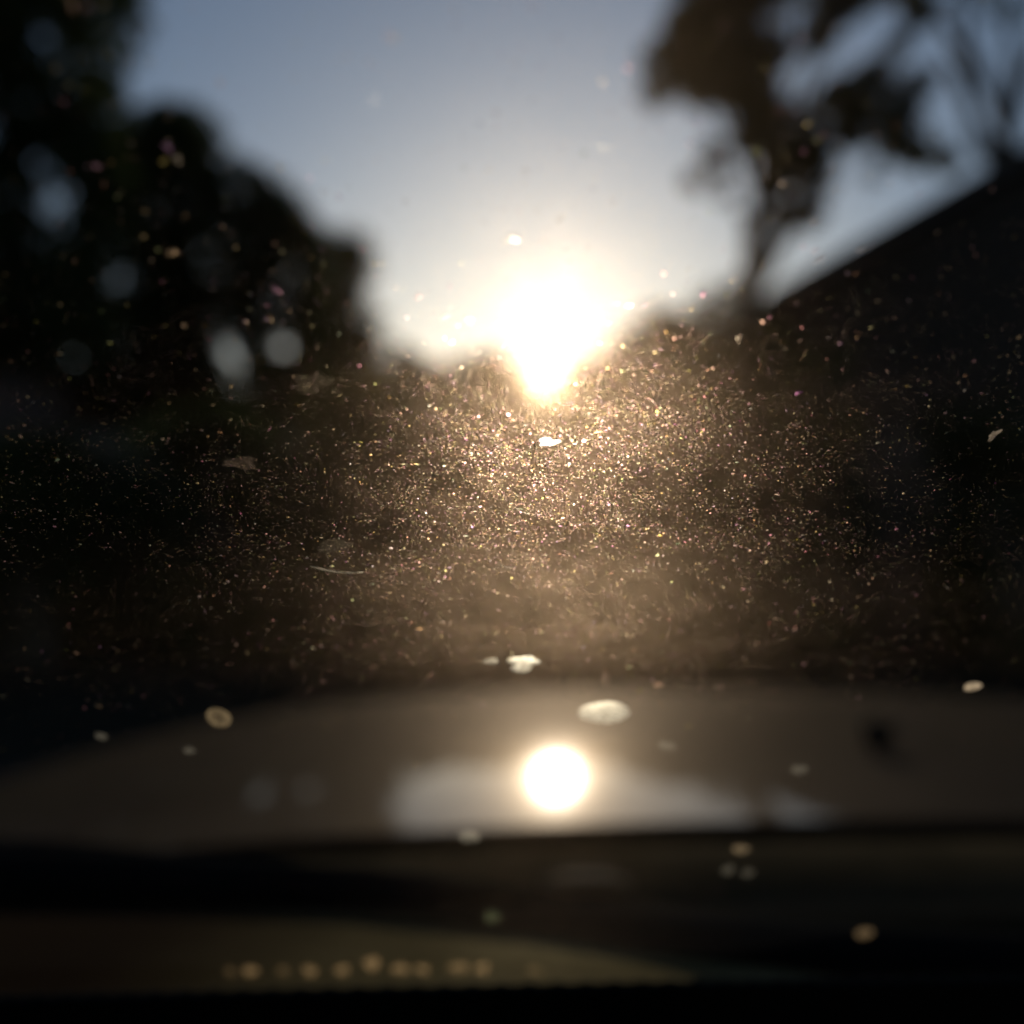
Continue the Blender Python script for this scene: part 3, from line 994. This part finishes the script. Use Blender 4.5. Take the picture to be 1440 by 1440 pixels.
def drop(px, py, rw, rh, mat, label, name='dried_drop', group='dried spots on the windscreen', rough=0.12, ring=False, cat='dirt spot', tint=(1.0, 0.93, 0.74), rot=0.0):
    """A dried splash: low dome with an uneven rim, its size given as it looks from the car."""
    x, t = glass_px(px, py)
    c = glass(x, t, 0.00004)
    s = c.y / FPX
    rx, rt_ = rw * s, rh * s / math.cos(TH - math.atan((720 - py) / FPX) * 0) 
    n = 28
    ph = [random.uniform(0, 6.28) for _ in range(4)]
    vs = []
    prof = [(0.0, 0.55), (0.35, 0.6), (0.7, 0.75), (0.9, 0.9), (1.0, 0.0)] if ring else [(0.0, 1.0), (0.35, 0.95), (0.7, 0.7), (0.9, 0.35), (1.0, 0.0)]
    h = 0.10 * min(rx, rt_)
    for rr, hh in prof[1:]:
        for k in range(n):
            w = 2 * math.pi * k / n
            wob = 1 + rough * (math.sin(2 * w + ph[0]) * 0.6 + math.sin(3 * w + ph[1]) * 0.5 + math.sin(5 * w + ph[2]) * 0.35)
            a, b = rx * rr * wob * math.cos(w), rt_ * rr * wob * math.sin(w)
            a, b = a * math.cos(rot) - b * math.sin(rot), a * math.sin(rot) + b * math.cos(rot)
            vs.append(Vector((a, -b * math.sin(TH) + h * hh * math.cos(TH), b * math.cos(TH) + h * hh * math.sin(TH))))
    vs.append(Vector((0, h * prof[0][1] * math.cos(TH), h * prof[0][1] * math.sin(TH))))
    al = ([0.55, 0.6, 0.95, 1.0, 0.15] if ring else [1.0, 1.0, 0.95, 0.7, 0.1])
    alpha = [v for v in al[1:] for _ in range(n)] + [al[0]]
    m = len(prof) - 1
    f = [(m * n, k, (k + 1) % n) for k in range(n)]
    for j in range(m - 1):
        f += [(j * n + k, (j + 1) * n + k, (j + 1) * n + (k + 1) % n, j * n + (k + 1) % n) for k in range(n)]
    o = mesh_obj(name, vs, f, mat, None, True, c)
    a = o.data.color_attributes.new('tint', 'FLOAT_COLOR', 'POINT')
    a.data.foreach_set('color', np.array([[*tint, v] for v in alpha], np.float32).ravel())
    return tag(o, label, cat, group)


B, D2, D1 = M['drop_bright'], M['drop_mid'], M['drop_dim']
drop(850, 1003, 37, 20, B, 'big pale oval dried splash just above the mirrored sun', rough=0.05)
drop(736, 934, 25, 11, B, 'bright ragged dried splash above the hood edge near the centre', rough=0.4, rot=0.25)
drop(690, 931, 13, 4.5, D2, 'thin flat dried smear beside the bright ragged splash', rough=0.2)
drop(307, 1010, 18, 17, D2, 'round amber dried drop over the far end of the hood', rough=0.04, ring=True, tint=(1.0, 0.75, 0.42))
drop(1368, 966, 13, 7, B, 'small pale oval spot in the dark above the hood near the picture edge', rough=0.1, tint=(1.0, 0.8, 0.55))
drop(1042, 1195, 12, 9, D2, 'upper amber spot of the small cluster below the hood', rough=0.15, tint=(1.0, 0.75, 0.45))
drop(1024, 1224, 9, 9, D1, 'faint lower spot of the small cluster below the hood', rough=0.1, ring=True)
drop(1052, 1228, 8, 8, D1, 'faintest spot beside the ring of the small cluster below the hood', rough=0.1, ring=True)
drop(660, 1177, 16, 11, D2, 'pale round spot just under the hood edge beside the mirrored sun', rough=0.1)
drop(1216, 1313, 12, 12, D2, 'lone amber round spot low over the dark cowl', rough=0.06, tint=(1.0, 0.7, 0.38))
drop(692, 1290, 10, 12, D1, 'faint greenish round drop over the wiper blade', rough=0.06, ring=True, tint=(0.8, 0.95, 0.5))
drop(142, 1036, 9, 7, D1, 'faint spot at the upper edge of the hood, farthest from the sun', rough=0.1)
drop(266, 1056, 8, 7, D1, 'faint spot on the hood below the round amber drop', rough=0.1)
drop(926, 964, 6, 5, D2, 'tiny rusty speck over the upper hood edge', rough=0.1, tint=(1.0, 0.6, 0.4))
drop(938, 1050, 12, 8, D1, 'faint smudge on the hood beside the mirrored sun', rough=0.25)
drop(1124, 1083, 11, 10, D1, 'faint round smudge in the middle of the hood between mirrored sun and dark leaf', rough=0.2)
drop(736, 1146, 8, 8, D1, 'faint spot at the foot of the mirrored sun glow', rough=0.2)
drop(527, 141, 9, 7, D2, 'tiny ringed water drop alone against the blue sky', rough=0.08, ring=True, tint=(1, 1, 1))
drop(771, 622, 14, 6, D2, 'bright ragged flake right below the sun glare', rough=0.4, tint=(1, 1, 0.95), rot=0.3)
drop(470, 768, 26, 10, M['drop_trace'], 'faint oval dust flake beside the long fibre', rough=0.25, tint=(1.0, 0.8, 0.55))
drop(438, 540, 24, 15, M['drop_trace'], 'faint dust blotch below the two glowing tree gaps', rough=0.35, tint=(1.0, 0.75, 0.5))
drop(1398, 612, 9, 5, D2, 'squiggly dust fleck in the darkness at the far picture edge', rough=0.5, tint=(1.0, 0.8, 0.6), rot=1.0)
drop(338, 652, 30, 7, M['drop_trace'], 'faint wide dust smear in the dark below the tree row', rough=0.4, tint=(1.0, 0.7, 0.5))
for px, py, w, h, k, lab in [(324, 1367, 8, 10, 'drop_dim', 'faintest first'), (352, 1366, 10, 12, 'gap_bead', 'second'), (398, 1366, 9, 11, 'drop_dim', 'dim third'), (436, 1366, 10, 11, 'gap_bead', 'fourth'), (481, 1365, 10, 11, 'gap_bead', 'fifth'),
                              (523, 1356, 10, 18, 'gap_bead', 'tall sixth'), (563, 1363, 11, 12, 'gap_bead', 'seventh'), (594, 1364, 9, 11, 'gap_bead', 'eighth'), (645, 1361, 13, 13, 'drop_mid', 'brightest ninth'), (678, 1362, 10, 12, 'gap_bead', 'tenth'), (752, 1366, 12, 10, 'drop_dim', 'faint detached last')]:
    drop(px, py, w, h, M[k], lab + ' amber bead added for the lit gap in the row above the black glass border', 'lit_gap_bead', 'added lit-gap beads along the black border', rough=0.22, tint=(1.0, 0.66, 0.32))  # beads added for the light in the gaps between frit dots


def fibre(px0, py0, px1, py1, label, r=0.00006, sag=4):
    pts = []
    for k in range(7):
        w = k / 6
        x, t = glass_px(px0 + (px1 - px0) * w, py0 + (py1 - py0) * w + sag * math.sin(w * 3.14))
        pts.append(glass(x, t, r * 1.05))
    o = pts[0].copy()
    m = MB().tube([p - o for p in pts], [r * k for k in (.5, 1, 1.1, .9, 1.1, .9, .4)], 6)
    ob = m.build('fibre', M['drop_dim'], None, True)
    ob.location = o
    a = ob.data.color_attributes.new('tint', 'FLOAT_COLOR', 'POINT')
    a.data.foreach_set('color', np.tile(np.array([1, 0.9, 0.7, 1.0], np.float32), len(m.v)))
    tag(ob, label, 'fibre', 'fibres stuck to the windscreen')


fibre(436, 797, 512, 806, 'long thin fibre stuck low on the dust, away from the sun', 0.00007)
fibre(720, 711, 748, 724, 'short bright fibre below the sun glare, slanting down', 0.00005)
fibre(700, 792, 722, 798, 'short faint fibre under the slanting bright one', 0.00004)
fibre(836, 204, 866, 208, 'tiny pale hair in the sky above the sun', 0.00004, 1)

# a dead leaf lying on the hood
def hood_hit(px, py):
    y = 0.4
    for k in range(4000):
        p = at(px, py, y)
        if p.z <= hood_z(p.x, y):
            return p
        y += 0.0003
    return p


lp = hood_hit(1235, 1052)
vs, f = [], []
for j in range(9):
    w = j / 8
    wid = 0.0075 * math.sin(math.pi * w) ** 0.7 + 0.0003
    for sgn in (-1, 0, 1):
        vs.append((-0.014 + 0.028 * w, sgn * wid, 0.0015 + (0.006 if sgn else 0.0) * math.sin(math.pi * w) + 0.008 * w * w))
for j in range(8):
    for k in (0, 1):
        f.append((j * 3 + k, (j + 1) * 3 + k, (j + 1) * 3 + k + 1, j * 3 + k + 1))
lf = mesh_obj('fallen_leaf', vs, f, M['dry_leaf'], None, True, lp)
lf.rotation_euler = (0.05, -0.1, R(65))
sol = lf.modifiers.new('thickness', 'SOLIDIFY')
sol.thickness = 0.0004
tag(lf, 'small dark curled leaf lying on the hood to the side of the mirrored sun', 'leaf')
